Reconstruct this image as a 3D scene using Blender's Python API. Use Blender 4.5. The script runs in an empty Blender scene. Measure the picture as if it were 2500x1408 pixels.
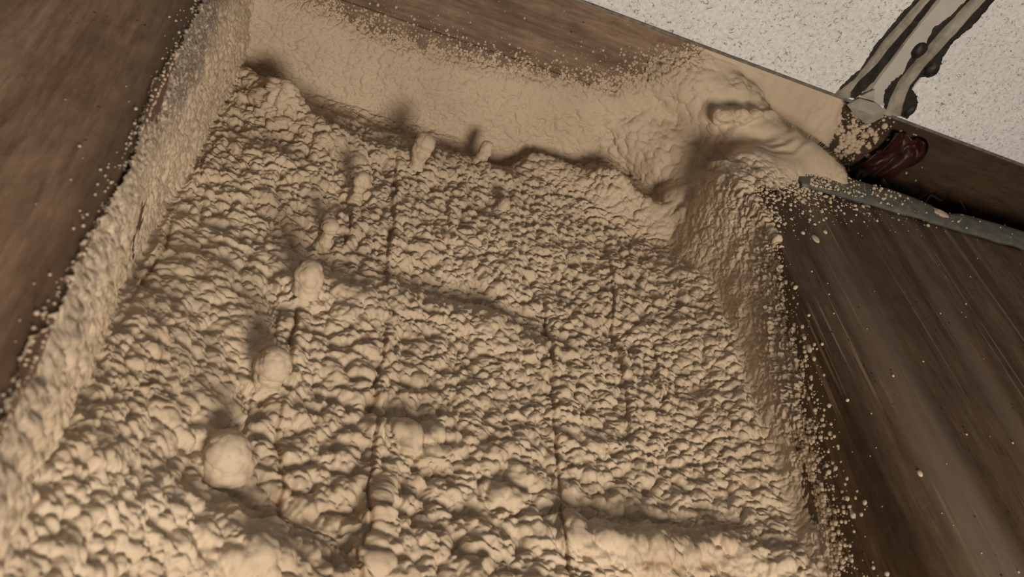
import bpy, bmesh, math, random
import numpy as np
from mathutils import Vector, Matrix

random.seed(4)
# ---------------------------------------------------------------- scale and frame
# u = across the bay, v = along the joists away from the wall, w = height; one unit is half a metre
S = 0.5
TOP = 2.5
def P(u, v, w):
    return Vector((u * S, v * S, TOP + w * S))

sc = bpy.context.scene
sc.view_settings.view_transform = 'Standard'
sc.view_settings.look = 'None'
sc.view_settings.gamma = 1
sc.view_settings.use_curve_mapping = False
sc.view_settings.exposure = -0.14

# ---------------------------------------------------------------- camera
AX = Vector((0.92482867, -0.23922235, -0.29574415))
AY = Vector((0.06541729, -0.66587911, 0.74318611))
AZ = AX.cross(AY)
cd = bpy.data.cameras.new('camera')
cam = bpy.data.objects.new('camera', cd)
sc.collection.objects.link(cam)
R = Matrix((AX, AY, AZ))                     # rows: world axes seen by the camera
cam.matrix_world = Matrix.Translation(P(0.09345, 1.7679, -1.0)) @ R.to_4x4()
cd.sensor_width = 36
cd.lens = 2158.53 / 2500 * 36
cd.clip_start = 0.01
cd.dof.use_dof = True
cd.dof.focus_distance = 0.84
cd.dof.aperture_fstop = 10
sc.camera = cam

# ---------------------------------------------------------------- light
wd = bpy.data.worlds.new('world')
sc.world = wd
wd.use_nodes = True
wd.node_tree.nodes['Background'].inputs[0].default_value = (1.0, 0.86, 0.7, 1)
wd.node_tree.nodes['Background'].inputs[1].default_value = 0.012
def area(name, loc, target, size, power, col):
    ld = bpy.data.lights.new(name, 'AREA')
    ld.shape = 'DISK'; ld.size = size; ld.energy = power; ld.color = col
    o = bpy.data.objects.new(name, ld)
    sc.collection.objects.link(o)
    o.location = loc
    o.rotation_euler = (target - loc).to_track_quat('-Z', 'Y').to_euler()
    return o
area('work_light', P(0.90, 3.30, -1.02), P(0.5, 0.4, 0), 0.46, 20.5, (1.0, 0.875, 0.74))
area('camera_fill', P(0.12, 1.80, -1.03), P(0.7, 0.4, -0.1), 0.02, 0.5, (1.0, 0.93, 0.84))  # weak fill added beside the camera to lift the shadows

# ---------------------------------------------------------------- helpers
C = sc.collection
def tag(o, label=None, cat=None, group=None, kind=None):
    if label: o['label'] = label
    if cat: o['category'] = cat
    if group: o['group'] = group
    if kind: o['kind'] = kind
    return o
def link(name, me, mat=None, parent=None):
    o = bpy.data.objects.new(name, me)
    C.objects.link(o)
    if mat: me.materials.append(mat)
    if parent: o.parent = parent
    return o
def from_bm(name, bm, mat=None, parent=None, smooth=True):
    me = bpy.data.meshes.new(name)
    bmesh.ops.recalc_face_normals(bm, faces=bm.faces)
    bm.to_mesh(me); bm.free()
    if smooth:
        for p in me.polygons: p.use_smooth = True
    return link(name, me, mat, parent)
def box_bm(lo, hi, bevel=0.0, seg=2):
    bm = bmesh.new()
    bmesh.ops.create_cube(bm, size=1)
    a = P(*lo); b = P(*hi)
    c = (a + b) / 2; d = b - a
    for v in bm.verts:
        v.co = Vector((c.x + v.co.x * abs(d.x), c.y + v.co.y * abs(d.y), c.z + v.co.z * abs(d.z)))
    if bevel:
        bmesh.ops.bevel(bm, geom=list(bm.edges), offset=bevel * S, segments=seg, profile=0.5, affect='EDGES')
    return bm
def grid_mesh(name, V, nu, nv, mat, parent=None, attrs=None, flip=False):
    """V (nu*nv,3) in metres, smooth shaded quad sheet"""
    me = bpy.data.meshes.new(name)
    i = np.arange(nu - 1)[:, None]; j = np.arange(nv - 1)[None, :]
    a = i * nv + j
    q = np.stack([a, a + 1, a + nv + 1, a + nv], -1).reshape(-1, 4)
    if flip: q = q[:, ::-1]
    n = len(q)
    me.vertices.add(len(V)); me.vertices.foreach_set('co', V.astype(np.float32).ravel())
    me.loops.add(n * 4); me.loops.foreach_set('vertex_index', q.astype(np.int32).ravel())
    me.polygons.add(n); me.polygons.foreach_set('loop_start', np.arange(0, n * 4, 4, dtype=np.int32))
    me.polygons.foreach_set('use_smooth', np.ones(n, dtype=bool))
    me.update(calc_edges=True)
    for k, arr in (attrs or {}).items():
        at = me.attributes.new(k, 'FLOAT', 'POINT')
        at.data.foreach_set('value', arr.astype(np.float32).ravel())
    return link(name, me, mat, parent)

# ---------------------------------------------------------------- numeric noise
TB = np.random.RandomState(1).rand(64 ** 3).astype(np.float32)
TJ = np.random.RandomState(2).rand(4, 64 ** 3).astype(np.float32)
def vnoise(p, s, k=0):
    q = p / s + np.array([k * 7.31, k * 3.17, k * 5.71])
    i = np.floor(q).astype(np.int32); f = (q - i).astype(np.float32)
    f = f * f * (3 - 2 * f)
    X = [(i[:, 0] & 63) << 12, ((i[:, 0] + 1) & 63) << 12]; Y = [(i[:, 1] & 63) << 6, ((i[:, 1] + 1) & 63) << 6]; Z = [i[:, 2] & 63, (i[:, 2] + 1) & 63]
    W = [(1 - f[:, k_], f[:, k_]) for k_ in range(3)]
    r = np.zeros(len(p), np.float32)
    for a in (0, 1):
        for b in (0, 1):
            for c in (0, 1):
                r += W[0][a] * W[1][b] * W[2][c] * TB[X[a] + Y[b] + Z[c]]
    return r * 2 - 1
def fbm(p, s, k=0, o=3):
    r = 0; a = 1; t = 0
    for n in range(o):
        r = r + a * vnoise(p, s / 2 ** n, k + n * 17); t += a; a *= .5
    return r / t
def lumps(p, s, k=0, rmin=.5, rmax=.95):
    """union of half-sunk beads of varied size: sharp creases between rounded lumps; result about 0..1"""
    q = p / s + np.array([k * 1.37, k * 2.71, k * 4.13])
    i = np.floor(q).astype(np.int32)
    f = (q - i).astype(np.float32)
    best = np.zeros(len(p), np.float32)
    for dx in (-1, 0, 1):
        ix = ((i[:, 0] + dx) & 63) << 12
        for dy in (-1, 0, 1):
            iy = ix + (((i[:, 1] + dy) & 63) << 6)
            for dz in (-1, 0, 1):
                n = iy + ((i[:, 2] + dz) & 63)
                x_ = f[:, 0] - dx - TJ[0][n]; y_ = f[:, 1] - dy - TJ[1][n]; z_ = f[:, 2] - dz - TJ[2][n]
                r = rmin + (rmax - rmin) * TJ[3][n]
                best = np.maximum(best, r * r - (x_ * x_ + y_ * y_ + z_ * z_))
    return np.sqrt(best)
def sstep(a, b, x):
    t = np.clip((x - a) / (b - a), 0, 1)
    return t * t * (3 - 2 * t)
def seg_dist(x, y, x0, y0, x1, y1):
    dx, dy = x1 - x0, y1 - y0
    t = np.clip(((x - x0) * dx + (y - y0) * dy) / (dx * dx + dy * dy), 0, 1)
    ex = x - x0 - t * dx; ey = y - y0 - t * dy
    side = np.sign(dx * (y - y0) - dy * (x - x0))
    return np.sqrt(ex * ex + ey * ey), side, t
def smin(a, b, k):
    h = np.clip(.5 + .5 * (b - a) / k, 0, 1)
    return b + (a - b) * h - k * h * (1 - h)

# ---------------------------------------------------------------- materials
def new_mat(name, rough=.7, spec=.3):
    m = bpy.data.materials.new(name); m.use_nodes = True
    nt = m.node_tree; b = nt.nodes['Principled BSDF']
    b.inputs['Roughness'].default_value = rough
    b.inputs['Specular IOR Level'].default_value = spec
    return m, nt, b
def N(nt, t, **kw):
    n = nt.nodes.new(t)
    for k, v in kw.items():
        if k in n.inputs: n.inputs[k].default_value = v
        else: setattr(n, k, v)
    return n
def coords(nt, scale=(1, 1, 1), rot=(0, 0, 0)):
    tc = N(nt, 'ShaderNodeTexCoord'); mp = N(nt, 'ShaderNodeMapping')
    mp.inputs['Scale'].default_value = scale; mp.inputs['Rotation'].default_value = rot
    nt.links.new(tc.outputs['Object'], mp.inputs['Vector'])
    return mp.outputs[0]
def noise(nt, vec, scale, detail=4, rough=.55, dist=0):
    n = N(nt, 'ShaderNodeTexNoise')
    n.inputs['Scale'].default_value = scale; n.inputs['Detail'].default_value = detail
    n.inputs['Roughness'].default_value = rough; n.inputs['Distortion'].default_value = dist
    nt.links.new(vec, n.inputs['Vector'])
    return n.outputs['Fac']
def ramp(nt, fac, stops):
    r = N(nt, 'ShaderNodeValToRGB')
    e = r.color_ramp.elements
    e[0].position, e[0].color = stops[0][0], (*stops[0][1], 1)
    e[1].position, e[1].color = stops[-1][0], (*stops[-1][1], 1)
    for p, c in stops[1:-1]:
        x = e.new(p); x.color = (*c, 1)
    nt.links.new(fac, r.inputs[0])
    return r.outputs[0]
def mix(nt, fac, a, b, mode='MIX'):
    m = N(nt, 'ShaderNodeMix', data_type='RGBA', blend_type=mode)
    for sock, v in ((m.inputs[0], fac), (m.inputs[6], a), (m.inputs[7], b)):
        if isinstance(v, (int, float)): sock.default_value = v
        elif isinstance(v, tuple): sock.default_value = (*v, 1)
        else: nt.links.new(v, sock)
    return m.outputs[2]
def math_(nt, op, a, b=0.0, clamp=False):
    m = N(nt, 'ShaderNodeMath', operation=op); m.use_clamp = clamp
    for i, v in enumerate((a, b)):
        if isinstance(v, (int, float)): m.inputs[i].default_value = v
        else: nt.links.new(v, m.inputs[i])
    return m.outputs[0]
def bump(nt, b, h, strength, dist):
    n = N(nt, 'ShaderNodeBump'); n.inputs['Strength'].default_value = strength; n.inputs['Distance'].default_value = dist
    nt.links.new(h, n.inputs['Height']); nt.links.new(n.outputs[0], b.inputs['Normal'])

def foam_mat(name='foam_cream', attr=True):
    m, nt, b = new_mat(name, .62, .22)
    v = coords(nt)
    base = ramp(nt, noise(nt, v, 9, 3), [(.3, (.455, .356, .250)), (.7, (.565, .458, .336))])
    if attr:
        st = N(nt, 'ShaderNodeAttribute', attribute_name='stain').outputs['Fac']
        base = mix(nt, math_(nt, 'MULTIPLY', st, .75), base, (.20, .11, .045))
        fl = N(nt, 'ShaderNodeAttribute', attribute_name='film').outputs['Fac']
        fn = noise(nt, v, 260, 2)
        sp = math_(nt, 'MULTIPLY', fl, ramp(nt, fn, [(.48, (1, 1, 1)), (.66, (0, 0, 0))]))
        base = mix(nt, sp, base, (.20, .165, .13))
    nt.links.new(base, b.inputs['Base Color'])
    bump(nt, b, noise(nt, v, 420, 3), .25, .001)
    return m
FOAM = foam_mat()
FOAM2 = foam_mat('foam_plain', False)

def wood_mat(name, c1, c2, c3, along='y', scr=True, knots=0.0, seed=0., pale=None, edge=None):
    m, nt, b = new_mat(name, .72, .25)
    sc_ = (9, .55, 9) if along == 'y' else (.55, 9, 9)
    tc = N(nt, 'ShaderNodeTexCoord')
    off = N(nt, 'ShaderNodeMapping'); off.inputs['Location'].default_value = (seed, seed * .7, seed * 1.3)
    nt.links.new(tc.outputs['Object'], off.inputs['Vector'])
    mp = N(nt, 'ShaderNodeMapping'); mp.inputs['Scale'].default_value = sc_
    nt.links.new(off.outputs[0], mp.inputs['Vector'])
    v = off.outputs[0]; g = mp.outputs[0]
    grain = noise(nt, g, 3.2, 6, .6, .6)
    base = ramp(nt, grain, [(.28, c1), (.5, c2), (.72, c3)])
    blot = noise(nt, v, 3.0, 4, .6, .3)
    base = mix(nt, .55, base, ramp(nt, blot, [(.3, (.55, .52, .5)), (.7, (1.25, 1.2, 1.15))]), 'MULTIPLY')
    mp3 = N(nt, 'ShaderNodeMapping'); mp3.inputs['Scale'].default_value = (1, .12, 1) if along == 'y' else (.12, 1, 1)
    nt.links.new(v, mp3.inputs['Vector'])
    base = mix(nt, .8, base, ramp(nt, noise(nt, mp3.outputs[0], 260, 4, .65), [(.3, (.62, .60, .58)), (.7, (1.36, 1.36, 1.36))]), 'MULTIPLY')
    base = mix(nt, .6, base, ramp(nt, noise(nt, v, 24, 6, .7, .8), [(.32, (.62, .60, .58)), (.68, (1.35, 1.33, 1.3))]), 'MULTIPLY')
    if pale:
        pn = ramp(nt, noise(nt, g, 1.3, 3, .5), [(.52, (0, 0, 0)), (.70, (1, 1, 1))])
        base = mix(nt, math_(nt, 'MULTIPLY', pn, .6), base, pale)
    if scr:
        mp2 = N(nt, 'ShaderNodeMapping')
        mp2.inputs['Scale'].default_value = (110, 1.8, 110) if along == 'y' else (1.6, 60, 60)
        mp2.inputs['Rotation'].default_value = (0, 0, .05)
        nt.links.new(v, mp2.inputs['Vector'])
        s = ramp(nt, noise(nt, mp2.outputs[0], 1.6, 2, .5, .4), [(.60, (0, 0, 0)), (.68, (1, 1, 1))])
        msk = ramp(nt, noise(nt, v, 7, 2), [(.40, (0, 0, 0)), (.58, (1, 1, 1))])
        base = mix(nt, math_(nt, 'MULTIPLY', math_(nt, 'MULTIPLY', s, msk), .6), base, (.32, .23, .15))
    # pin holes
    vo = N(nt, 'ShaderNodeTexVoronoi'); vo.inputs['Scale'].default_value = 95
    nt.links.new(v, vo.inputs['Vector'])
    pm = ramp(nt, noise(nt, v, 14, 2), [(.54, (0, 0, 0)), (.60, (1, 1, 1))])
    ph = ramp(nt, vo.outputs['Distance'], [(.08, (1, 1, 1)), (.13, (0, 0, 0))])
    base = mix(nt, math_(nt, 'MULTIPLY', pm, ph), base, (.012, .008, .006))
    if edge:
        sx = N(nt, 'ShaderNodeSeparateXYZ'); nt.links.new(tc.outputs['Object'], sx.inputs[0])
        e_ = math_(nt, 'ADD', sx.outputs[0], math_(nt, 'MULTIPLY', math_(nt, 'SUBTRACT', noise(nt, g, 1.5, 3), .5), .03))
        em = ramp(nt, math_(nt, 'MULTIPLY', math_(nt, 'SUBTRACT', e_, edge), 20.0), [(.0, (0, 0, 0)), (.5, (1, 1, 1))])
        base = mix(nt, math_(nt, 'MULTIPLY', em, .62), base, (.05, .027, .016))  # darker band along the beam edge, its border wandering with noise
    nt.links.new(base, b.inputs['Base Color'])
    bump(nt, b, grain, .35, .003)
    return m
W_LEFT = wood_mat('brown_beam', (.19, .118, .074), (.31, .21, .14), (.45, .335, .235), 'y', False, pale=(.66, .53, .40), edge=-.052)
W_RIM = wood_mat('rim_wood', (.115, .08, .056), (.20, .142, .10), (.27, .20, .145), 'x', False, seed=3.)
W_PLATE = wood_mat('plate_wood', (.125, .088, .062), (.21, .15, .106), (.285, .21, .15), 'x', False, seed=7.)
W_SHADE = wood_mat('shaded_plate_wood', (.022, .012, .007), (.055, .033, .019), (.085, .055, .033), 'x', False, seed=17.)  # gap shade put into the colour of the boards right of the mound
W_RIGHT = wood_mat('joist_wood', (.045, .027, .015), (.10, .064, .038), (.16, .11, .07), 'y', True, seed=11., pale=(.26, .20, .155))

def simple_noise_mat(name, a, b_, scale, rough=.8, metal=0., bs=.2, bd=.001, dist=0.):
    m, nt, b = new_mat(name, rough, .3)
    b.inputs['Metallic'].default_value = metal
    f = noise(nt, coords(nt), scale, 5, .6, dist)
    nt.links.new(ramp(nt, f, [(.3, a), (.7, b_)]), b.inputs['Base Color'])
    bump(nt, b, f, bs, bd)
    return m
SHEATH = simple_noise_mat('sheathing', (.10, .06, .035), (.2, .13, .08), 30)
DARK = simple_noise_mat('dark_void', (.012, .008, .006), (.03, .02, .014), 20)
STRAP = simple_noise_mat('dull_metal', (.085, .085, .07), (.19, .185, .155), 60, .55, .25, .5, .001)
BEAD = simple_noise_mat('bead_metal', (.10, .09, .075), (.26, .24, .2), 120, .45, .3)
BLACK = simple_noise_mat('black_adhesive', (.008, .007, .006), (.035, .03, .025), 90, .5, 0, .5, .002)
RIDGE = simple_noise_mat('dry_compound', (.17, .15, .115), (.42, .38, .31), 26, .8, 0, .6, .002, 1.0)
FLATC = simple_noise_mat('joint_face', (.42, .395, .35), (.48, .455, .41), 45, .75, 0, .08, .0005)
PAPER = simple_noise_mat('torn_paper', (.26, .235, .19), (.42, .39, .33), 70, .85, 0, .4, .001)
RED = simple_noise_mat('red_plastic', (.014, .004, .003), (.055, .016, .011), 35, .45, 0, .5, .002, .6)

def wall_mat():
    m, nt, b = new_mat('speckled_board', .85, .2)
    v = coords(nt)
    base = ramp(nt, noise(nt, v, 8, 4), [(.3, (.66, .655, .645)), (.7, (.78, .775, .765))])
    base = mix(nt, .45, base, ramp(nt, noise(nt, v, 190, 3, .6), [(.3, (.62, .60, .57)), (.62, (1.12, 1.12, 1.12))]), 'MULTIPLY')
    tot = None
    for k, (scl, wd_, ms) in enumerate(((95, .012, 150), (130, .012, 210), (70, .007, 120))):
        mp = N(nt, 'ShaderNodeMapping'); mp.inputs['Location'].default_value = (k * 3.1, k * 1.7, k * 5.3)
        nt.links.new(v, mp.inputs['Vector'])
        n1 = noise(nt, mp.outputs[0], scl, 1, .5, .9)
        d = math_(nt, 'ABSOLUTE', math_(nt, 'SUBTRACT', n1, .5))
        line = ramp(nt, d, [(wd_ * .6, (1, 1, 1)), (wd_ * 1.7, (0, 0, 0))])
        msk = ramp(nt, noise(nt, mp.outputs[0], ms, 2), [(.53, (0, 0, 0)), (.60, (1, 1, 1))])
        t = math_(nt, 'MULTIPLY', line, msk)
        tot = t if tot is None else math_(nt, 'MAXIMUM', tot, t)
    base = mix(nt, math_(nt, 'MULTIPLY', tot, .72), base, (.10, .075, .055))
    nt.links.new(base, b.inputs['Base Color'])
    h = math_(nt, 'SUBTRACT', noise(nt, v, 230, 3, .6), math_(nt, 'MULTIPLY', tot, .5))
    bump(nt, b, h, .45, .0012)
    return m
WALL = wall_mat()

# ---------------------------------------------------------------- setting
XL, XR, YR = -0.045, 1.03, -0.04            # beam side, right joist side, rim board face
ZC = 0.07                                   # underside of the sheathing
YE = 0.19                                   # end of the right joist
ZR = -0.25                                  # its underside
o = from_bm('ceiling', box_bm((-1.6, -.3, ZC), (3.2, 2.3, ZC + .05)), SHEATH, smooth=False); tag(o, kind='structure')
bm = box_bm((-1.2, -.026, -2.4), (3.2, 0, -.3715), .001, 1)
o = from_bm('wall_back', bm, WALL, smooth=False); tag(o, kind='structure')
# corner bead along the top edge of the wall board
bm = bmesh.new()
for lo, hi in (((-1.2, -.006, -.3715), (3.2, .0035, -.3655)), ((-1.2, -.02, -.3655), (3.2, -.006, -.362))):
    b2 = box_bm(lo, hi, .0008, 1); me = bpy.data.meshes.new('t'); b2.to_mesh(me); b2.free(); bm.from_mesh(me); bpy.data.meshes.remove(me)
o = from_bm('trim_1', bm, BEAD, smooth=False); tag(o, kind='structure')

# ---------------------------------------------------------------- timbers
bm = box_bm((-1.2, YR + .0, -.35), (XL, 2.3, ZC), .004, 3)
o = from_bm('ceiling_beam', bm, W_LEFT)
tag(o, 'wide brown timber beam on the left of the foamed bay', 'beam')
bm = box_bm((-1.2, YR - .09, -.178), (1.28, YR, ZC), .003, 2)
o = from_bm('rim_joist', bm, W_RIM)
tag(o, 'brown rim joist behind the spray foam, topmost board above the wall', 'joist')

o = from_bm('rim_joist', box_bm((1.284, YR - .09, -.178), (3.2, YR, ZC), .003, 2), W_SHADE)
tag(o, 'rim joist coloured almost black for the shade in the gap right of the foam mound', 'joist')
# top plate with a drilled hole
HX, HZ, HR = 1.585, -0.285, 0.046
bm = bmesh.new()
x0, x1, z0, z1 = 1.302, 3.2, -.52, -.181
yf = YR + .0035
outer = [(x0, z0), (x1, z0), (x1, z1), (x0, z1)]
ov = [bm.verts.new(P(a, yf, c)) for a, c in outer]
hv = [bm.verts.new(P(HX + HR * math.cos(t * math.tau / 48) * (1 + .04 * math.sin(3 * t)), yf, HZ + HR * 1.05 * math.sin(t * math.tau / 48))) for t in range(48)]
ed = [bm.edges.new((ov[i], ov[(i + 1) % 4])) for i in range(4)] + [bm.edges.new((hv[i], hv[(i + 1) % 48])) for i in range(48)]
bmesh.ops.triangle_fill(bm, use_beauty=True, edges=ed)
bk = [bm.verts.new(v.co + Vector((0, -.085 * S, 0))) for v in hv]
for i in range(48): bm.faces.new((hv[i], hv[(i + 1) % 48], bk[(i + 1) % 48], bk[i]))
bo = [bm.verts.new(v.co + Vector((0, -.09 * S, 0))) for v in ov]
for i in range(4): bm.faces.new((ov[i], ov[(i + 1) % 4], bo[(i + 1) % 4], bo[i]))
bm.faces.new(bo)
plate = from_bm('top_plate', bm, W_SHADE, smooth=False)
tag(plate, 'plate board coloured in dark shade, with a drilled hole, above the metal strap', 'board')
o = from_bm('top_plate', box_bm((-1.2, YR - .09, -.52), (1.298, yf, -.181), .002, 1), W_PLATE, smooth=False)
tag(o, 'brown plate board behind the foam along the left part of the wall top', 'board')
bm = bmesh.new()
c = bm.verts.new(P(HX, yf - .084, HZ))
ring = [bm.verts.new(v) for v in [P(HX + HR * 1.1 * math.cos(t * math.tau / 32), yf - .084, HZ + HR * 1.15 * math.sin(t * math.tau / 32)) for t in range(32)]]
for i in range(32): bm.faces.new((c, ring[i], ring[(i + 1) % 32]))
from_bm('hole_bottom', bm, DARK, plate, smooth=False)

bm = box_bm((XR, YE, ZR), (3.2, 2.3, ZC), .009, 4)
right = from_bm('floor_joist', bm, W_RIGHT)
tag(right, 'dark scratched timber on the right with foam specks along its edge', 'joist')

# ---------------------------------------------------------------- spray foam over the bay
QX, QY, QZ = .49, .80, -.66
def profile(pts, step):
    out = []
    for (a, b) in zip(pts[:-1], pts[1:]):
        a = np.array(a, float); b = np.array(b, float)
        n = max(2, int(np.linalg.norm(b - a) / step))
        out.append(a + (b - a) * np.linspace(0, 1, n, endpoint=False)[:, None])
    out.append(np.array([pts[-1]], float))
    return np.vstack(out)
zb_x = [-.1, .0, .1, .24, .33, .52, .66, .76, .80, .85, .90, .94, 1.0, 1.33, 1.362, 1.385, 1.42, 1.6]
zb_z = [-.17, -.165, -.154, -.132, -.131, -.145, -.166, -.182, -.195, -.23, -.28, -.335, -.42, -.42, -.33, -.22, -.10, -.05]
zr_y = [.0, .3, .40, .469, .528, .652, .749, .943, 1.112, 1.5]
zr_z = [-.30, -.29, -.27, -.243, -.205, -.165, -.155, -.122, -.094, -.03]
RIDGES = [  # x0,y0,x1,y1,radius,height
    (.02, .085, .10, .165, .036, .042), (.10, .165, .20, .225, .045, .040),
    (.20, .23, .42, .19, .05, .012),
    (.68, .06, .84, .125, .042, .036), (.84, .125, .98, .200, .055, .040), (.86, .03, 1.0, .09, .06, .028),
    (.90, .15, .97, .19, .05, .022),
    (.235, .66, .30, .68, .06, .020), (.50, .62, .64, .70, .05, .012), (.36, .64, .52, .645, .05, .012),
    (.385, .94, .42, .935, .022, .022), (.44, .93, .55, .945, .03, .010),
    (.46, .425, .48, .430, .016, .012), (.08, .33, .16, .36, .05, .016), (.12, .33, .2, .30, .03, .010),
    (.06, .72, .12, .80, .07, .014), (-.01, .9, .05, 1.0, .08, .02),
    (.10, 1.175, .20, 1.185, .045, .024), (.20, 1.185, .31, 1.225, .045, .026),
    (.66, 1.052, .76, 1.062, .032, .030), (.79, 1.062, .88, 1.042, .034, .030), (.93, 1.055, 1.01, 1.09, .036, .022),
    (.36, 1.15, .55, 1.17, .05, .012), (.352, 1.04, .352, 1.15, .016, .007),
    (.53, 1.00, .55, 1.0, .02, .014), (.02, 1.20, .06, 1.25, .06, .02),
    (.30, .70, .33, 1.1, .06, .008),
]
HOLLOWS = [
    (.06, .03, .60, .05, .075, .030), (.55, .03, .64, .01, .02, .03), (.50, .05, .66, .02, .03, .014),
    (.22, .53, .24, .60, .04, .014), (.38, .56, .50, .57, .04, .014), (.50, .575, .64, .60, .045, .016),
    (.165, .72, .16, .80, .025, .014), (.15, .93, .155, 1.0, .03, .02), (.10, 1.09, .30, 1.12, .03, .016),
    (.69, .47, .80, .58, .04, .008), (.80, .60, .95, .70, .06, .012), (.36, .90, .41, .895, .02, .014),
    (.64, 1.01, .9, 1.0, .03, .012), (.245, .38, .25, .40, .02, .012), (.62, .93, .64, 1.0, .03, .01),
]
CRACKS = [  # polyline, depth, step height (side), strength of the orange stain
    ([(.345, .19), (.352, .30), (.350, .448), (.344, .56), (.345, .664)], .008, .010, .5),
    ([(.345, .664), (.345, .76), (.333, .852), (.338, .93), (.336, 1.03), (.343, 1.10), (.326, 1.17), (.33, 1.3)], .010, .008, .8),
    ([(.655, .47), (.655, .60), (.645, .767), (.640, .90), (.640, 1.0), (.632, 1.116), (.62, 1.3)], .008, .006, .8),
    ([(.823, .30), (.815, .42), (.80, .55), (.795, .675), (.79, .76), (.775, .884)], .006, .009, .5),
    ([(.268, .405), (.272, .47), (.268, .53)], .012, .010, .5),
    ([(.205, .70), (.198, .78), (.200, .88)], .012, .005, .9), ([(.20, .92), (.198, .97), (.214, 1.03), (.225, 1.12)], .008, .004, .9),
    ([(.176, .715), (.178, .78), (.176, .84)], .010, -.004, .7), ([(.140, .90), (.143, .94), (.150, .985)], .010, -.004, .9),
    ([(.463, .29), (.466, .35), (.462, .415)], .006, .010, .4),
    ([(.026, .935), (.034, .955), (.03, .975)], .008, 0, .9),
    ([(.225, .61), (.21, .655)], .010, .004, .4), ([(.008, .30), (-.002, .38), (.0, .47)], .006, .006, .3),
    ([(-.02, .60), (-.01, .70), (-.022, .78), (-.03, .9)], .006, .0, .9), ([(-.035, .95), (-.03, 1.05), (-.045, 1.1)], .006, .0, .9),
    ([(.72, 1.085), (.80, 1.082), (.87, 1.07), (.90, 1.12)], .006, .0, .9), ([(.96, .40), (.93, .52)], .004, .0, .3),
    ([(.88, .60), (.85, .75)], .004, .004, .4),
]
def field_height_raw(x, y):
    h = np.zeros_like(x)
    for (a, b, c_, d, r, hh) in RIDGES:
        dd, _, _ = seg_dist(x, y, a, b, c_, d)
        h += hh * np.exp(-(dd / r) ** 2 * 1.2)
    for (a, b, c_, d, r, hh) in HOLLOWS:
        dd, _, _ = seg_dist(x, y, a, b, c_, d)
        h -= hh * np.exp(-(dd / r) ** 2 * 1.2)
    return h
HX0, HY0, HD = -.12, -.12, .004
_gx, _gy = np.meshgrid(HX0 + HD * np.arange(420), HY0 + HD * np.arange(570), indexing='ij')
HT = field_height_raw(_gx.ravel(), _gy.ravel())
# foam heaped against the beam, higher towards the front
HT += np.interp(_gy.ravel(), [.30, .55, .72, .90, 1.17, 1.45, 1.8], [0, .018, .050, .095, .185, .25, .25]) * np.exp(-((_gx.ravel() + .045).clip(0) / .16) ** 1.6)
HT += np.interp(_gy.ravel(), [.22, .40, .60, .90, 1.12, 1.5], [0, .075, .085, .070, .055, .03]) * np.exp(-((XR - _gx.ravel()).clip(0) / .13) ** 1.7)
HT = HT.astype(np.float32)
def field_height(x, y):
    fx = np.clip((x - HX0) / HD, 0, 418.99); fy = np.clip((y - HY0) / HD, 0, 568.99)
    i = fx.astype(np.int32); j = fy.astype(np.int32); a = fx - i; b = fy - j; n = i * 570 + j
    return (HT[n] * (1 - a) + HT[n + 570] * a) * (1 - b) + (HT[n + 1] * (1 - a) + HT[n + 571] * a) * b
def warp2(x, y):
    p = np.stack([x, y, x * 0], 1)
    return x + .006 * fbm(p, .03, 91, 2), y + .006 * fbm(p + 5, .03, 92, 2)
def crack_terms(x, y):
    xx, yy = warp2(x, y)
    h = np.zeros_like(x); st = np.zeros_like(x)
    for pts, dep, stp, sta in CRACKS:
        best = np.full(len(x), 9.); sd = np.zeros(len(x)); tt = np.zeros(len(x))
        n = len(pts) - 1
        for k in range(n):
            d, s, t = seg_dist(xx, yy, *pts[k], *pts[k + 1])
            m = d < best
            best = np.where(m, d, best); sd = np.where(m, s, sd); tt = np.where(m, (k + t) / n, tt)
        fade = np.clip(np.minimum(tt, 1 - tt) * 8, 0, 1)
        g = np.exp(-(best / .0024) ** 2)
        h -= dep * .75 * g * fade * np.clip(.75 + .9 * vnoise(np.stack([x, y, x * 0], 1), .02, 95), .1, 1.2)
        # one lip of the crack stands higher and dies away
        h += stp * np.where(sd < 0, 1, 0) * np.exp(-best / .022) * fade
        st = np.maximum(st, sta * np.exp(-(best / .0024) ** 2) * fade + .25 * sta * np.exp(-(best / .007) ** 2) * fade)
    return h, st

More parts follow.
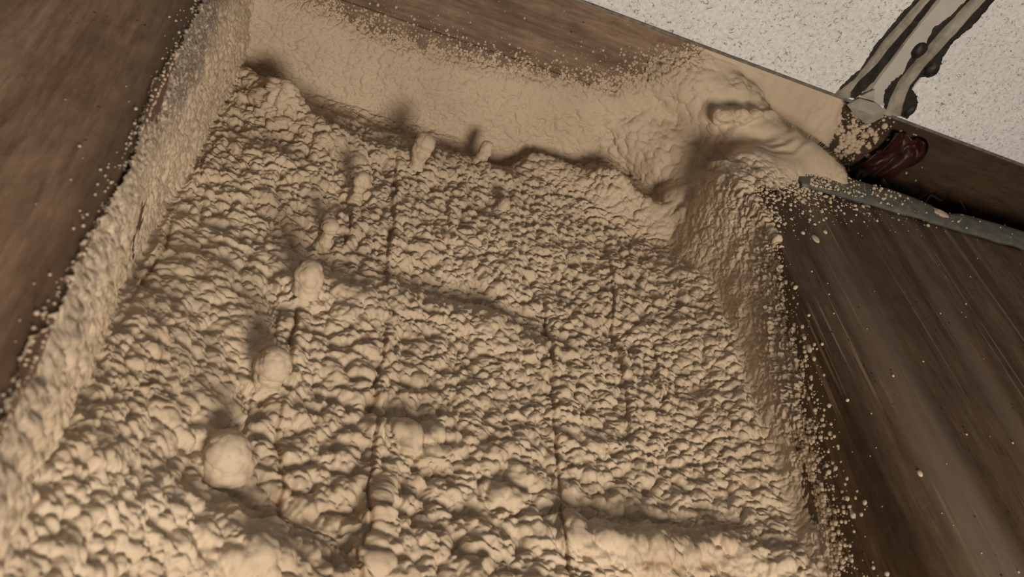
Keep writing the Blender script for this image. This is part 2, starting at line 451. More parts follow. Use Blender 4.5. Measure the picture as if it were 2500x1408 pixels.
BLOBS = [  # centre, radius: the mass swollen out of the corner, from the plate to the knob over the gap
    ((.90, -.09, -.26), .070), ((.99, -.070, -.26), .086), ((1.06, -.02, -.235), .088), ((1.115, .045, -.215), .085),
    ((1.155, .095, -.215), .084), ((1.20, .138, -.228), .076), ((1.245, .155, -.240), .054), ((1.285, .172, -.248), .032),
    ((.92, -.05, -.10), .075), ((1.02, -.01, -.08), .10), ((1.12, .06, -.08), .12), ((1.04, .15, -.04), .08), ((1.06, .27, -.14), .06),
    ((1.10, .20, -.20), .070), ((1.085, .225, -.215), .052), ((1.05, .29, -.20), .050), ((1.16, .20, -.235), .040),
    ((1.012, .088, -.268), .021), ((1.035, .088, -.276), .021), ((1.06, .085, -.284), .020), ((1.085, .08, -.292), .018),
]
def base_field(p):
    x, y, z = p[:, 0], p[:, 1], p[:, 2]
    tC = ZC - .012 + field_height(x, y)
    # left side of the bay: foam thins out down the beam
    s = np.clip(1 + z / .350, -.2, 1.2)
    tL = np.interp(y, [.05, .36, .62, .9], [.045, .022, .004, .002]) * np.clip(s, 0, 1) ** .8 + .001 + .002 * np.clip(s * 8, -1, 1)
    zb = np.interp(x, zb_x, zb_z)
    s = 1 - z / zb
    tR = np.where(s > 0, .036 * np.sqrt(np.clip(s, 0, 1.2)), s * .03) - .002
    zr = np.interp(y, zr_y, zr_z)
    s = 1 - z / zr
    tJ = np.where(s > 0, .014 * np.sqrt(np.clip(s, 0, 1.2)), s * .05)
    xr = XR + .45 * (1 - sstep(.16, .21, y))
    tJ = tJ + .030 * sstep(.46, .30, y)
    a = smin(x - XL - tL, np.maximum((xr - x) - tJ, ZR + .012 - z), .02)
    b = smin(y - YR - tR, ZC - z - tC, .022)
    f = smin(a, b, .020)
    near_m = (x > .72)
    if near_m.any():
        q = p[near_m]; g = f[near_m]
        for c, r in BLOBS:
            g = smin(g, np.linalg.norm(q - np.array(c), axis=1) - r, .035 if r > .03 else .008)
        f = f.copy(); f[near_m] = g
    return f
def march(Q0, D, hi0, steps=44):
    """first surface met along each ray from an open point of the bay"""
    n = len(D); lo = np.zeros(n); hi = np.full(n, hi0); todo = np.ones(n, bool)
    near_m = np.arange(n)
    for k in range(1, steps + 1):
        t = hi0 * k / steps
        idx = np.nonzero(todo)[0]
        if not len(idx): break
        f = base_field(Q0 + D[idx] * t)
        hit = idx[f <= 0]
        hi[hit] = t; lo[hit] = t - hi0 / steps; todo[hit] = False
    for _ in range(10):
        mid = (lo + hi) / 2
        m = base_field(Q0 + D * mid[:, None]) > 0
        lo = np.where(m, mid, lo); hi = np.where(m, hi, mid)
    return (lo + hi) / 2
def grads(V, nu, nv):
    G = V.reshape(nu, nv, 3)
    du = np.gradient(G, axis=0); dv = np.gradient(G, axis=1)
    n = np.cross(du, dv); n /= (np.linalg.norm(n, axis=-1, keepdims=True) + 1e-12)
    return n.reshape(-1, 3)
def field_normal(V):
    e = .004; n = np.zeros_like(V)
    for k in range(3):
        d = np.zeros(3); d[k] = e
        n[:, k] = base_field(V + d) - base_field(V - d)
    return n / (np.linalg.norm(n, axis=1, keepdims=True) + 1e-12)
def skin(V, nrm):
    x, y, z = V[:, 0], V[:, 1], V[:, 2]
    onC = sstep(-.14, -.04, z)
    onRim = sstep(.4, .8, nrm[:, 1]) * (1 - onC * .3) * sstep(.06, .03, y)
    onLeft = sstep(.4, .8, nrm[:, 0]) * sstep(.10, .04, x); onRight = sstep(.4, .8, -nrm[:, 0]) * sstep(.9, .96, x) * sstep(.2, .3, y)
    mass = sstep(.86, .98, x) * sstep(.34, .20, y) * sstep(.02, -.05, z)
    wp = V + .010 * np.stack([fbm(V, .05, 1, 2), fbm(V, .05, 2, 2), fbm(V, .05, 3, 2)], 1)
    wp = wp + .0035 * np.stack([vnoise(V, .012, 5), vnoise(V, .012, 6), vnoise(V, .012, 7)], 1)
    # lumps: large and stretched near the front left, small near the wall
    st = wp * np.array([.80, 1.20, 1.0])
    big = lumps(st, .0235, 11, .62, 1.02)
    med = lumps(st + 3, .0155, 23, .58, 1.02)
    sml = lumps(wp + 7, .0095, 37, .45, .98)
    tin = lumps(wp + 9, .0060, 51, .35, .9)
    near = sstep(.45, 1.15, y + .45 * (.45 - x)) * onC
    lowf = fbm(V, .12, 70, 2)
    wb = np.clip(near * 1.1 + .3 * lowf, 0, 1)
    hC = .0270 * (big - .2) * wb + .0205 * (med - .2) * (1 - .5 * wb) + .0095 * (sml - .2) * (1 - .4 * wb) + .0010 * tin
    vall = (1 - sstep(.06, .14, y)) * onC * sstep(.9, .7, x)
    hC = hC * (1 - .5 * vall) + .003 * sml * vall
    toR = sstep(.30, .75, x)
    hR = (.0045 * sml + .0030 * tin) * (1 - toR) + toR * (.0085 * med + .0015 * sml)
    lf = sstep(-.20, -.33, z) * sstep(1.1, .8, y)
    hL = (.0095 * med + .0045 * sml) * (1 - .6 * lf) + .004 * tin * lf + .010 * big * sstep(.7, 1.2, y)
    hL = hL * (.12 + .88 * sstep(-.3535, -.318, z))
    hJ = .0040 * med + .0045 * sml + .002 * tin
    disp = hC
    disp = disp * (1 - onRim) + hR * onRim
    disp = disp * (1 - onLeft) + hL * onLeft
    disp = disp * (1 - onRight) + hJ * onRight
    # the swollen mass: big soft lumps on its flank, nearly smooth skin on the knob and the smear behind it
    kd = np.sqrt(((x - 1.18) / .13) ** 2 + ((y - .16) / .12) ** 2 + ((z + .26) / .08) ** 2)
    kn = sstep(1.25, .75, kd)
    smear = onRim * sstep(.93, 1.02, x) * sstep(-.15, -.22, z)
    bm_ = lumps(wp + 2, .030, 201, .5, .95)
    hM = .011 * bm_ + .004 * med
    hM = hM * (1 - .85 * kn) * (1 - .9 * smear)
    d1 = np.sqrt((x - 1.13) ** 2 + ((y - .10) / .8) ** 2 + (z + .24) ** 2)
    fold = .0038 * np.sin(d1 * 170 + 4 * fbm(V, .05, 207, 2)) * np.exp(-((d1 - .075) / .04) ** 2)
    hM = hM + fold + .003 * lumps(wp * np.array([1.6, 1, .8]), .020, 208, .5, .95) * sstep(1.20, 1.27, x)
    def sd(a, b):
        a = np.array(a); b = np.array(b); ab = b - a
        t = np.clip(((V - a) @ ab) / (ab @ ab), 0, 1)
        return np.linalg.norm(V - a - t[:, None] * ab, axis=1)
    hM = hM - .024 * np.exp(-(sd((.985, .06, -.285), (1.09, .040, -.318)) / .017) ** 2)
    hM = hM + smear * (.006 * fbm(V, .05, 215, 2) + .0025 * fbm(V * np.array([1, 1, .5]), .02, 216, 2))
    hM = hM - .016 * np.exp(-(sd((.99, .115, -.245), (1.12, .125, -.275)) / .014) ** 2)
    disp = disp * (1 - mass) + hM * mass
    # sparse separate beads and swellings
    bead = lumps(wp + 21, .055, 77, .0, .42)
    bd = sstep(.08, .25, bead)
    disp += .010 * bead * (1 - onRim) * (1 - .6 * onLeft) * (1 - mass)
    disp += (.007 * fbm(V, .06, 80, 2) + .012 * fbm(V * np.array([.8, 1.3, 1]), .22, 85, 1)) * (1 - .7 * onRim) * (1 - .6 * mass)
    hh = field_height(x, y)
    smooth = sstep(.014, .030, hh) * onC * (.3 + .5 * sstep(-.3, .3, fbm(V, .05, 99, 2)))
    disp = disp * (1 - .45 * smooth) + .45 * smooth * .010
    ch, stn = crack_terms(x, y)
    disp += ch * onC * (1 - onLeft) * (1 - onRim) * (1 - mass)
    # ragged feathered rims of the foam
    ragged = fbm(V, .018, 120, 3)
    edgeR = np.clip(1 - (1 - z / np.interp(x, zb_x, zb_z)) / .18, 0, 1.6) * onRim * sstep(-.36, -.33, z)
    edgeJ = np.clip(1 - (1 - z / np.interp(y, zr_y, zr_z)) / .35, 0, 1.6) * onRight
    edgeL = np.clip(1 - (1 + z / .345) / .25, 0, 1.6) * onLeft
    eg = np.maximum(np.maximum(edgeR, edgeJ), edgeL * .5)
    disp += eg * (.006 * ragged + .0085 * (tin - .45) + .007 * (sml - .5)) - .002 * eg
    disp -= .014 * onC * (1 - onRim) * (1 - onLeft) * (1 - onRight) * (1 - mass) * 0 + .003
    V2 = V + nrm * disp[:, None]
    V2[:, 1] = np.where((z < -.345) & (V2[:, 1] > -.029) & (y < .05), -.029, V2[:, 1])
    stain = stn * onC * (.55 + .45 * sstep(-.4, .1, fbm(V, .03, 130, 2))) * (1 - mass)
    film = onLeft * sstep(-.17, -.27, z + .05 * lowf) * .95 * (1 - sstep(.6, 1.0, y + .2 * lowf)) + eg * .35 * (1 - onRim * .4)
    film = np.clip(film + onLeft * .30 * sstep(-.25, -.33, z), 0, 1)
    return V2, stain, film
def foam_sheet(name, Q0, A_, B_, hi0, parent=None, drop=None, steps=44, rays=None):
    nu, nv = len(A_), len(B_)
    D = np.zeros((nu, nv, 3)); D[..., 0] = A_[:, None]; D[..., 1] = B_[None, :]; D[..., 2] = 1
    D = D.reshape(-1, 3)
    if rays:
        D = rays[0] + D[:, 0:1] * rays[1] + D[:, 1:2] * rays[2] - Q0
    V = Q0 + D * march(Q0, D, hi0, steps)[:, None]
    nrm = field_normal(V)
    V2, stain, film = skin(V, nrm)
    o = grid_mesh(name, V2 * S + np.array([0, 0, TOP]), nu, nv, FOAM, parent, {'stain': stain, 'film': film})
    if drop is not None:
        G = V.reshape(nu, nv, 3)
        c = (G[:-1, :-1] + G[1:, 1:]) / 2
        e = np.linalg.norm(G[:-1, :-1] - G[1:, 1:], axis=-1)
        bad = drop(c[..., 0], c[..., 1], c[..., 2], e).ravel()
        bm = bmesh.new(); bm.from_mesh(o.data); bm.faces.ensure_lookup_table()
        kill = [bm.faces[int(i)] for i in np.nonzero(bad)[0]]
        bmesh.ops.delete(bm, geom=kill, context='FACES'); bm.to_mesh(o.data); bm.free()
    return o, V2
STEP = .0018
pa = profile([(XL, -.3535), (XL, 0), (XR, 0), (XR, -.245)], STEP)
pb = np.vstack([profile([(YR, -.385), (YR, 0), (1.0, 0), (1.40, 0)], STEP), profile([(1.403, 0), (2.05, 0)], .0032)])
foam, VS = foam_sheet('spray_foam', np.array([QX, QY, QZ]), (pa[:, 0] - QX) / (pa[:, 1] - QZ), (pb[:, 0] - QY) / (pb[:, 1] - QZ), .80,
                      drop=lambda x, y, z, e: ((x > .90) & (y < .30)) | ((x > .86) & (y < .30) & (e > .05)))
tag(foam, 'cream lumpy spray foam filling the ceiling bay between the timbers', 'insulation')
# the corner by the wall where the foam has swollen out over the gap
q2 = np.array([.66, .92, -.62])
T0 = np.array([1.12, .09, -.15])
mo, _ = foam_sheet('foam_swelling', q2, np.arange(-.34, .42, .0015), np.arange(-.42, .32, .0015), 2.0, foam,
                   drop=lambda x, y, z, e: (x < .885) | (y > .325) | (e > .2) | (x > 1.43), steps=70,
                   rays=(T0, np.array([1., 0, 0]), np.array([0, .506, .862])))
mo['label'] = 'smooth swollen foam mound with folds'

# ---------------------------------------------------------------- nails coated with foam
def foam_blob(name, base, segs, seed, label, mat=FOAM2):
    """a lumpy stalk: segs = list of (du,dv,dw,r) spheres from root to head, blended into one skin"""
    cs = np.array([[base[0] + a, base[1] + b, base[2] + c] for a, b, c, r in segs]); rs = np.array([s[3] for s in segs])
    nu_, nv_ = 56, 72
    # tube following the centres
    L = np.concatenate([[0], np.cumsum(np.linalg.norm(np.diff(cs, axis=0), axis=1))])
    tot = L[-1] + rs[-1]
    sv = np.linspace(-rs[0] * .3, tot, nv_)
    sv = tot - (tot - sv[0]) * (1 - np.linspace(0, 1, nv_)) ** 1.0
    cen = np.stack([np.interp(sv, L, cs[:, k]) for k in range(3)], 1)
    d = cs[-1] - cs[-2]; d /= np.linalg.norm(d)
    over = np.maximum(sv - L[-1], 0)
    cen += d * over[:, None]
    rad = np.zeros(nv_)
    for c_, r_, l_ in zip(cs, rs, L):
        rad = np.maximum(rad, np.sqrt(np.maximum(r_ ** 2 - (sv - l_) ** 2, 0)))
    k = np.array([.25, .5, .25])
    inner = rad.copy(); 
    for _ in range(2): inner = np.convolve(np.pad(inner, 1, 'edge'), k, 'valid')
    rad = np.where(sv < L[-1] + rs[-1] * .6, inner, rad)
    w = np.cross(d, [0, 1, 0]); w /= np.linalg.norm(w); u = np.cross(w, d)
    th = np.linspace(0, math.tau, nu_)
    V = cen[None] + (np.cos(th)[:, None, None] * u + np.sin(th)[:, None, None] * w) * rad[None, :, None]
    V = V.reshape(-1, 3)
    nn = (V - np.repeat(cen[None], nu_, 0).reshape(-1, 3)); nn /= (np.linalg.norm(nn, axis=1, keepdims=True) + 1e-9)
    sh = V + seed * 3.3
    V = V + nn * (.0042 * (lumps(sh, .013, 300 + seed, .4, .95) - .3) + .0022 * fbm(sh, .02, 310 + seed, 3))[:, None] * (rad.repeat(1)[None].repeat(nu_, 0).reshape(-1, 1) > .0005)
    o = grid_mesh(name, V * S + np.array([0, 0, TOP]), nu_, nv_, mat, flip=True)
    tag(o, label, 'nail', 'foam coated nails sticking out of the ceiling foam')
    return o
blobs = [
    ((.392, .215, .004), [(0, 0, 0, .017), (0, -.002, -.014, .014), (.001, -.004, -.024, .018), (.001, -.006, -.036, .019)], 'thick foam coated nail with a big round head, left of the rough stub'),
    ((.540, .110, .010), [(0, 0, 0, .015), (.002, 0, -.012, .012), (.004, -.002, -.022, .013), (.005, -.004, -.030, .010)], 'rough foam coated nail stub at the right end of the row'),
    ((.276, .385, .004), [(0, 0, 0, .014), (0, 0, -.012, .010), (.001, -.002, -.024, .0105), (.000, -.004, -.034, .0135), (.000, -.005, -.038, .012)], 'tall thin foam coated nail with a mushroom head'),
    ((.228, .530, .010), [(0, 0, 0, .014), (.002, 0, -.010, .012), (.004, -.002, -.020, .0085), (.003, -.003, -.032, .0135)], 'short bent foam coated nail left of the tall thin one'),
    ((.210, .690, .006), [(0, 0, 0, .020), (0, 0, -.014, .018), (-.003, -.002, -.026, .020), (-.003, -.004, -.034, .016)], 'foam coated nail with a pear shaped lump, middle of the left row'),
    ((.176, .900, .008), [(0, 0, 0, .018), (0, 0, -.014, .019), (.0, -.002, -.028, .023), (0, -.004, -.034, .020)], 'foam coated nail with a large ball head, second lowest of the left row'),
    ((.143, 1.065, .010), [(0, 0, 0, .030), (0, 0, -.010, .024), (-.002, -.002, -.022, .026), (-.003, -.003, -.028, .022)], 'squat foam coated nail, lowest of the left row'),
    ((.583, .270, .006), [(0, 0, 0, .011), (.002, 0, -.010, .011), (.003, -.002, -.015, .010)], 'tiny foam coated nail tip standing alone right of the row'),
]
for k, (b_, s_, l_) in enumerate(blobs):
    near_ = (np.abs(VS[:, 0] - b_[0]) < .016) & (np.abs(VS[:, 1] - b_[1]) < .016)
    b_ = (b_[0], b_[1], float(np.median(VS[near_, 2])) + .004)
    s_ = [(a * 1.2, b * 1.2, c * (1.6 if k < 4 else 1.3), r * 1.12) for q_, (a, b, c, r) in enumerate(s_)]
    foam_blob('foam_coated_nail', b_, s_, k + 1, l_)

# ---------------------------------------------------------------- joint on the wall board
def relief(name, outline, d0, d1, mat, parent, bev=.003, seg=2):
    """closed outline of (u,w) points on the wall plane, extruded from depth d0 to d1 in front of it"""
    bm = bmesh.new()
    vs = [bm.verts.new(P(a, d0, b)) for a, b in outline]
    f = bm.faces.new(vs)
    r = bmesh.ops.extrude_face_region(bm, geom=[f])
    top = [e for e in r['geom'] if isinstance(e, bmesh.types.BMVert)]
    for v in top: v.co.y += (d1 - d0) * S
    tf = [e for e in r['geom'] if isinstance(e, bmesh.types.BMFace)]
    if bev:
        es = set()
        for f_ in tf:
            for e in f_.edges: es.add(e)
        try: bmesh.ops.bevel(bm, geom=list(es), offset=bev * S, segments=seg, profile=.5, affect='EDGES')
        except Exception: pass
    bmesh.ops.triangulate(bm, faces=[f for f in bm.faces if len(f.verts) > 4])
    return from_bm(name, bm, mat, parent, smooth=False)
def ridge_strip(name, pts, mat, parent, seed, nseg=150):
    """a hardened compound ridge: pts = (u, w, halfwidth, height)"""
    pts = np.array(pts, float)
    L = np.concatenate([[0], np.cumsum(np.linalg.norm(np.diff(pts[:, :2], axis=0), axis=1))])
    s = np.linspace(0, L[-1], nseg)
    q = np.stack([np.interp(s, L, pts[:, k]) for k in range(4)], 1)
    tg = np.gradient(q[:, :2], axis=0); tg /= np.linalg.norm(tg, axis=1, keepdims=True)
    nr = np.stack([-tg[:, 1], tg[:, 0]], 1)
    m = 21
    a = np.linspace(-1, 1, m)
    hgt = (1 - np.abs(a) ** 2.4)
    V = np.zeros((nseg, m, 3))
    pp = np.stack([s * 1.0, s * 0 + seed, s * 0], 1)
    wl = q[:, 2] * (1 + .22 * fbm(pp, .03, seed, 3)); wr = q[:, 2] * (1 + .22 * fbm(pp + 3, .03, seed + 1, 3))
    off = np.where(a[None, :] < 0, a[None, :] * wl[:, None], a[None, :] * wr[:, None])
    V[..., 0] = q[:, 0:1] + nr[:, 0:1] * off
    V[..., 2] = q[:, 1:2] + nr[:, 1:2] * off
    fl = np.stack([s[:, None] * .25 + 0 * off, off * 2.2, 0 * off + seed], -1).reshape(-1, 3)
    rel = fbm(fl, .012, seed + 5, 3).reshape(nseg, m)
    V[..., 1] = q[:, 3:4] * hgt[None] * (1 + .55 * rel) - .0015
    return grid_mesh(name, V.reshape(-1, 3) * S + np.array([0, 0, TOP]), nseg, m, mat, parent)
root = bpy.data.objects.new('wall_joint', None); C.objects.link(root)
root.location = (0, 0, 0)
tag(root, 'pale joint strip with dried compound ridges and black sealant on the speckled wall', 'wall joint')
relief('joint_face', [(1.325, -.385), (1.43, -.385), (1.445, -.43), (1.45, -.80), (1.515, -1.2), (1.40, -1.2), (1.33, -.70), (1.325, -.45)], -.002, .0020, FLATC, root, 0)
def wob(pts, amp, seed, sub=7):
    out = []; rnd = random.Random(seed)
    for (a, b) in zip(pts, pts[1:] + pts[:1]):
        for k in range(sub):
            t = k / sub
            out.append((a[0] + (b[0] - a[0]) * t + rnd.uniform(-amp, amp), a[1] + (b[1] - a[1]) * t + rnd.uniform(-amp, amp)))
    return out
relief('black_sealant', wob([(1.288, -.374), (1.330, -.378), (1.344, -.43), (1.346, -.53), (1.350, -.63), (1.362, -.80), (1.30, -.80), (1.309, -.66), (1.308, -.62), (1.300, -.59), (1.298, -.56), (1.292, -.50), (1.298, -.45), (1.284, -.41), (1.281, -.39)], .0016, 1), -.002, .0050, BLACK, root, .001)
relief('black_sealant', wob([(1.425, -.374), (1.482, -.378), (1.488, -.40), (1.480, -.42), (1.466, -.435), (1.440, -.445), (1.438, -.475), (1.462, -.490), (1.466, -.515), (1.455, -.54), (1.452, -.575), (1.466, -.61), (1.470, -.64), (1.472, -.69), (1.485, -.90), (1.42, -.90), (1.414, -.66), (1.405, -.62), (1.388, -.585), (1.398, -.55), (1.386, -.53), (1.388, -.50), (1.396, -.47), (1.385, -.445), (1.385, -.42), (1.40, -.395)], .0016, 2), -.002, .0055, BLACK, root, .001)
ridge_strip('compound_ridge', [(1.300, -.374, .022, .013), (1.296, -.39, .015, .014), (1.302, -.42, .008, .012), (1.310, -.47, .0135, .014), (1.312, -.52, .0155, .015), (1.325, -.63, .0125, .016), (1.341, -.80, .013, .016), (1.37, -1.1, .014, .016)], RIDGE, root, 11)
ridge_strip('compound_ridge', [(1.345, -.40, .012, .008), (1.347, -.44, .006, .009), (1.348, -.54, .0058, .009), (1.354, -.64, .0075, .009), (1.368, -.80, .007, .009), (1.39, -1.1, .007, .009)], RIDGE, root, 12)
ridge_strip('compound_ridge', [(1.440, -.374, .034, .012), (1.436, -.39, .027, .014), (1.420, -.42, .020, .017), (1.412, -.455, .0195, .018), (1.419, -.555, .0195, .019), (1.434, -.665, .0185, .019), (1.45, -.80, .018, .019), (1.48, -1.1, .018, .018)], RIDGE, root, 13)
for (u_, w_, r_, h_, sd) in ((1.394, -.530, .0155, .013, 3), (1.452, -.505, .0165, .013, 4), (1.474, -.398, .012, .011, 5)):
    bm = bmesh.new(); bmesh.ops.create_icosphere(bm, subdivisions=4, radius=1)
    A = np.array([v.co[:] for v in bm.verts]); f_ = fbm(A + sd * 4, .9, sd, 3)
    for v, q in zip(bm.verts, f_):
        c_ = v.co * (1 + .22 * float(q)); v.co = P(u_ + c_.x * r_, .002 + c_.y * h_, w_ + c_.z * r_ * 1.35)
    from_bm('sealant_blob', bm, BLACK, root)
# torn paper flap folded over the bead
bm = bmesh.new()
fl = [(1.335, .010, -.385), (1.372, .022, -.392), (1.402, .020, -.384), (1.418, .012, -.366), (1.405, .014, -.345), (1.392, .010, -.333), (1.352, .006, -.345), (1.322, .004, -.358)]
cv = bm.verts.new(P(1.375, .034, -.368)); vs = [bm.verts.new(P(*p)) for p in fl]
for i in range(len(vs)): bm.faces.new((cv, vs[i], vs[(i + 1) % len(vs)]))
r = bmesh.ops.extrude_face_region(bm, geom=list(bm.faces))
for e in r['geom']:
    if isinstance(e, bmesh.types.BMVert): e.co.y -= .004 * S
from_bm('torn_paper_flap', bm, PAPER, root, smooth=False)
bm = bmesh.new()
vs = [bm.verts.new(P(*p)) for p in [(1.333, .008, -.392), (1.368, .012, -.393), (1.352, .010, -.418)]]
f = bm.faces.new(vs); r = bmesh.ops.extrude_face_region(bm, geom=[f])
for e in r['geom']:
    if isinstance(e, bmesh.types.BMVert): e.co.y += .004 * S
from_bm('torn_paper_flap', bm, PAPER, root, smooth=False)

# ---------------------------------------------------------------- metal strap along the joist end
edge_hi = [(1.17, .235), (1.27, .180), (1.34, .158), (1.46, .150), (1.535, .150), (1.575, .158), (1.600, .178), (1.63, .166), (1.67, .148), (1.80, .135), (2.0, .120), (2.6, .06)]
edge_lo = [(2.6, .16), (1.85, .209), (1.60, .225), (1.40, .238), (1.27, .250), (1.17, .262)]
bm = bmesh.new()
K = 90
us = np.linspace(1.17, 2.6, K)
hi_ = np.interp(us, [p[0] for p in edge_hi], [p[1] for p in edge_hi]); lo_ = np.interp(us, [p[0] for p in edge_lo[::-1]], [p[1] for p in edge_lo[::-1]])
rows = []
for m_ in range(7):
    f_ = m_ / 6
    vv = hi_ + (lo_ - hi_) * f_
    pp = np.stack([us, vv, us * 0], 1)
    ww = ZR - .010 - .003 * fbm(pp, .05, 400, 3) - .0025 * math.sin(f_ * math.pi)
    rows.append([bm.verts.new(P(float(a), float(b), float(c))) for a, b, c in zip(us, vv, ww)])
for m_ in range(6):
    for k in range(K - 1): bm.faces.new((rows[m_][k], rows[m_][k + 1], rows[m_ + 1][k + 1], rows[m_ + 1][k]))
r = bmesh.ops.extrude_face_region(bm, geom=list(bm.faces))
for e in r['geom']:
    if isinstance(e, bmesh.types.BMVert): e.co.z += .009 * S
strap = from_bm('metal_strap', bm, STRAP)
tag(strap, 'dull grey metal strap along the end of the dark right timber', 'strap')
bm = bmesh.new(); bmesh.ops.create_icosphere(bm, subdivisions=4, radius=1)
A = np.array([v.co[:] for v in bm.verts]); f_ = lumps(A + 9, .5, 5, .4, .9)
for v, q in zip(bm.verts, f_):
    c_ = v.co * (.8 + .35 * float(q)); v.co = P(1.585 + c_.x * .022, .185 + c_.y * .016, ZR - .012 + c_.z * .005)
o = from_bm('foam_crumb', bm, FOAM2); tag(o, 'flat cream foam crumb stuck in the notch of the metal strap', 'foam crumb')

# ---------------------------------------------------------------- torn red plastic round the hole
def film_bm(u0, u1, w0, w1, fn, nx=40, ny=40, th=.0012):
    bm = bmesh.new(); rows = []
    for i in range(nx):
        row = []
        for j in range(ny):
            a = i / (nx - 1); b = j / (ny - 1)
            u_, v_, w_ = fn(a, b)
            row.append(bm.verts.new(P(u_, v_, w_)))
        rows.append(row)
    for i in range(nx - 1):
        for j in range(ny - 1): bm.faces.new((rows[i][j], rows[i + 1][j], rows[i + 1][j + 1], rows[i][j + 1]))
    r = bmesh.ops.extrude_face_region(bm, geom=list(bm.faces))
    for e in r['geom']:
        if isinstance(e, bmesh.types.BMVert): e.co.y -= th * S
    return bm
def sheet(a, b):
    q = np.array([[a * .14, b * .12, 0.]])
    n1 = float(fbm(q, .05, 500, 3)[0]); n2 = float(fbm(q + 4, .03, 503, 3)[0])
    right_edge = 1.590 + .016 * math.sin(b * 5.5) + .006 * n2
    left_edge = 1.475 + .02 * math.sin(b * 3 + 1)
    return left_edge + (right_edge - left_edge) * a, YR + .010 + .020 * abs(math.sin(a * 5 + n1 * 2.5)) * (1 - .3 * b) + .008 * n1, -.332 + .145 * b + .012 * n2 + .02 * a * b
o = from_bm('plastic_sheet', film_bm(0, 1, 0, 1, sheet), RED)
tag(o, 'crumpled dark red plastic sheet half covering the drilled hole', 'plastic sheet')
def tail(a, b):
    q = np.array([[a * .2, b * .03, 2.]])
    n1 = float(fbm(q, .03, 520, 3)[0])
    return 1.53 + .135 * a, .015 + .03 * math.sin(a * 2.6) + .004 * n1, -.222 - .020 * a ** 3 + .020 * math.sin(a * 3.1) + (.010 - .008 * a) * b + .004 * n1
o = from_bm('plastic_strip', film_bm(0, 1, 0, 1, tail, 40, 6), simple_noise_mat('tan_plastic', (.06, .022, .012), (.16, .075, .04), 40, .4))
tag(o, 'thin curled reddish plastic strip hanging below the drilled hole', 'plastic strip')
def wire(name, pts, r, mat, label):
    K_ = 40; t = np.linspace(0, len(pts) - 1, K_)
    q = np.stack([np.interp(t, range(len(pts)), [p[k] for p in pts]) for k in range(3)], 1)
    for _ in range(3): q[1:-1] = (q[:-2] + 2 * q[1:-1] + q[2:]) / 4
    th = np.linspace(0, math.tau, 11)
    tg = np.gradient(q, axis=0); tg /= np.linalg.norm(tg, axis=1, keepdims=True)
    n1 = np.cross(tg, [.3, 1, .2]); n1 /= np.linalg.norm(n1, axis=1, keepdims=True); n2 = np.cross(tg, n1)
    V = q[:, None] + r * (np.cos(th)[None, :, None] * n1[:, None] + np.sin(th)[None, :, None] * n2[:, None])
    o = grid_mesh(name, V.reshape(-1, 3) * S + np.array([0, 0, TOP]), K_, 11, mat)
    tag(o, label, 'wire'); return o
wire('thin_wire', [(1.60, .12, -.20), (1.605, .10, -.24), (1.63, .07, -.245), (1.68, .06, -.235)], .0025, BLACK, 'short bent black wire in the dark gap above the metal strap')
wire('thin_wire', [(1.84, .12, -.19), (1.78, .08, -.215), (1.75, .03, -.24)], .0025, BLACK, 'thin black wire crossing the dark gap towards the right edge')

# ---------------------------------------------------------------- overspray beads on the timbers
def beads(name, pts, nrms, rad, seed):
    ico = bmesh.new(); bmesh.ops.create_icosphere(ico, subdivisions=2, radius=1)
    bv = np.array([v.co[:] for v in ico.verts]); bf = np.array([[v.index for v in f.verts] for f in ico.faces]); ico.free()
    n = len(pts); rs = np.random.RandomState(seed)
    sc3 = 1 + .35 * (rs.rand(n, 3) - .5)
    Vv = pts[:, None] + bv[None] * rad[:, None, None] * sc3[:, None]
    Ff = bf[None] + (np.arange(n) * len(bv))[:, None, None]
    V = Vv.reshape(-1, 3) * S + np.array([0, 0, TOP]); F = Ff.reshape(-1, 3)
    me = bpy.data.meshes.new(name)
    me.vertices.add(len(V)); me.vertices.foreach_set('co', V.astype(np.float32).ravel())
    me.loops.add(F.size); me.loops.foreach_set('vertex_index', F.astype(np.int32).ravel())
    me.polygons.add(len(F)); me.polygons.foreach_set('loop_start', np.arange(0, F.size, 3, dtype=np.int32))
    me.polygons.foreach_set('use_smooth', np.ones(len(F), bool))
    me.update(calc_edges=True)
    return link(name, me, FOAM2)
rs = np.random.RandomState(9)
P_, R_ = [], []
def add(u, v, w, r):
    P_.append(np.stack([u, v, w], 1)); R_.append(r)
def size(n, lo=.0010, hi=.0042, p=3.): return lo + (hi - lo) * rs.rand(n) ** p
# on the rim boards, thinning away from the foam edge
n = 5200
u = rs.uniform(-.04, 1.02, n); d = rs.exponential(.017, n) - .006
zbv = np.interp(u, zb_x, zb_z); w = zbv - d
k = (w > -.352) & (w < -.05)
add(u[k], np.where(w[k] < -.181, YR + .0035, YR), w[k], size(k.sum()))
n = 900
u = rs.normal(.84, .06, n); w = np.interp(u, zb_x, zb_z) - rs.exponential(.035, n); k = (w > -.352) & (u < .99)
add(u[k], np.full(k.sum(), YR + .0035), w[k], size(k.sum()))
n = 260
u = rs.uniform(.1, 1.0, n); w = rs.uniform(-.35, -.15, n); add(u, np.full(n, YR + .003), w, size(n, .0007, .0016))
# joist side face
n = 6500
v = rs.uniform(.19, 1.35, n); d = rs.exponential(.020, n) - .012; w = np.interp(v, zr_y, zr_z) - d
k = (w > ZR + .004) & (w < -.01)
add(np.full(k.sum(), XR), v[k], w[k], size(k.sum(), .0010, .0046))
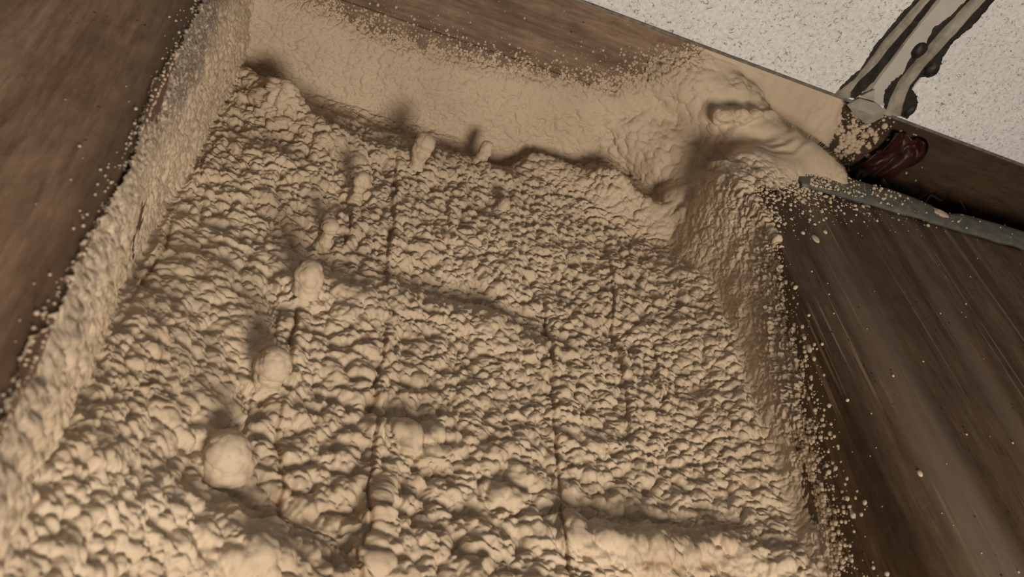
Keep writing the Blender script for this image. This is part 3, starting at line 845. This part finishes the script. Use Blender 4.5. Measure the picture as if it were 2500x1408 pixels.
# joist underside
n = 2600
u = XR + rs.exponential(.085, n); v = YE + .03 + rs.exponential(.040, n) + .02 * (1.3 - u); k = (u < 1.75)
add(u[k], v[k], np.full(k.sum(), ZR), size(k.sum(), .0009, .0052))
n = 500
v = rs.uniform(.22, .45, n); u = XR + rs.exponential(.02, n)
add(u, v, np.full(n, ZR), size(n, .0009, .0044))
n = 130
u = rs.uniform(XR, 2.0, n); v = rs.uniform(.25, 1.3, n); add(u, v, np.full(n, ZR), size(n, .0009, .0026))
# beam arris
n = 1100
v = rs.uniform(.35, 1.5, n); d = rs.exponential(.004, n); k = d < .004
add(np.where(k, XL - .001, XL - d), v, np.where(k, -.349 + rs.rand(n) * .004, -.3505), size(n, .0008, .0026))
n = 60
add(XL - rs.exponential(.03, n), rs.uniform(.35, 1.5, n), np.full(n, -.3505), size(n, .0008, .0022))
# strap
n = 420
u = 1.19 + rs.exponential(.13, n); k = u < 2.0; u = u[k]
v = np.interp(u, [p[0] for p in edge_hi], [p[1] for p in edge_hi]); v2 = np.interp(u, [p[0] for p in edge_lo[::-1]], [p[1] for p in edge_lo[::-1]])
v = v + (v2 - v) * rs.rand(len(u)); add(u, v, np.full(len(u), ZR - .013), size(len(u), .0010, .0042))
# wall plate beside the mound
n = 800
u = 1.365 + rs.exponential(.05, n); w = rs.uniform(-.352, -.12, n); k = u < 1.7
add(u[k], np.full(k.sum(), YR + .005), w[k], size(k.sum(), .0012, .0060))
n = 190
a_ = rs.normal(0, 1, n); b2 = rs.normal(0, 1, n); u = 1.43 + .028 * a_; w = -.275 + .034 * b2 - .4 * .028 * a_
add(u, np.full(n, YR + .006), w, size(n, .002, .0095, 2.2))
pts = np.vstack(P_); rad = np.concatenate(R_)
hol = ((pts[:, 0] - 1.372) / .026) ** 2 + ((pts[:, 2] + .235) / .035) ** 2 < 1
hol &= pts[:, 1] < .05
pts, rad = pts[~hol], rad[~hol]
# denser clumps rather than an even dusting
cl = fbm(pts, .02, 600, 2); keep = rs.rand(len(pts)) < np.clip(.75 + 1.1 * cl, .1, 1)
pts, rad = pts[keep], rad[keep]
o = beads('foam_overspray', pts, None, rad, 3)
tag(o, 'fine cream overspray beads dusting the timbers round the foam', 'foam specks', kind='stuff')
# the few single drops big enough to pick out on the dark timber
for (u, v, w, rx, ry, lab) in ((1.135, .452, ZR, .0085, .012, 'largest oval foam drop on the dark right timber'),
                               (XR, .752, -.215, .006, .009, 'small oval foam drop on the side of the dark right timber'),
                               (1.10, 1.02, ZR, .0045, .006, 'round foam drop low on the dark right timber')):
    bm = bmesh.new(); bmesh.ops.create_icosphere(bm, subdivisions=3, radius=1)
    for q in bm.verts: q.co = P(u + q.co.x * (rx if w == ZR else .004), v + q.co.y * ry, w + q.co.z * (.004 if w == ZR else rx))
    tag(from_bm('foam_drop', bm, FOAM2), lab, 'foam drop', 'single foam drops on the right timber')
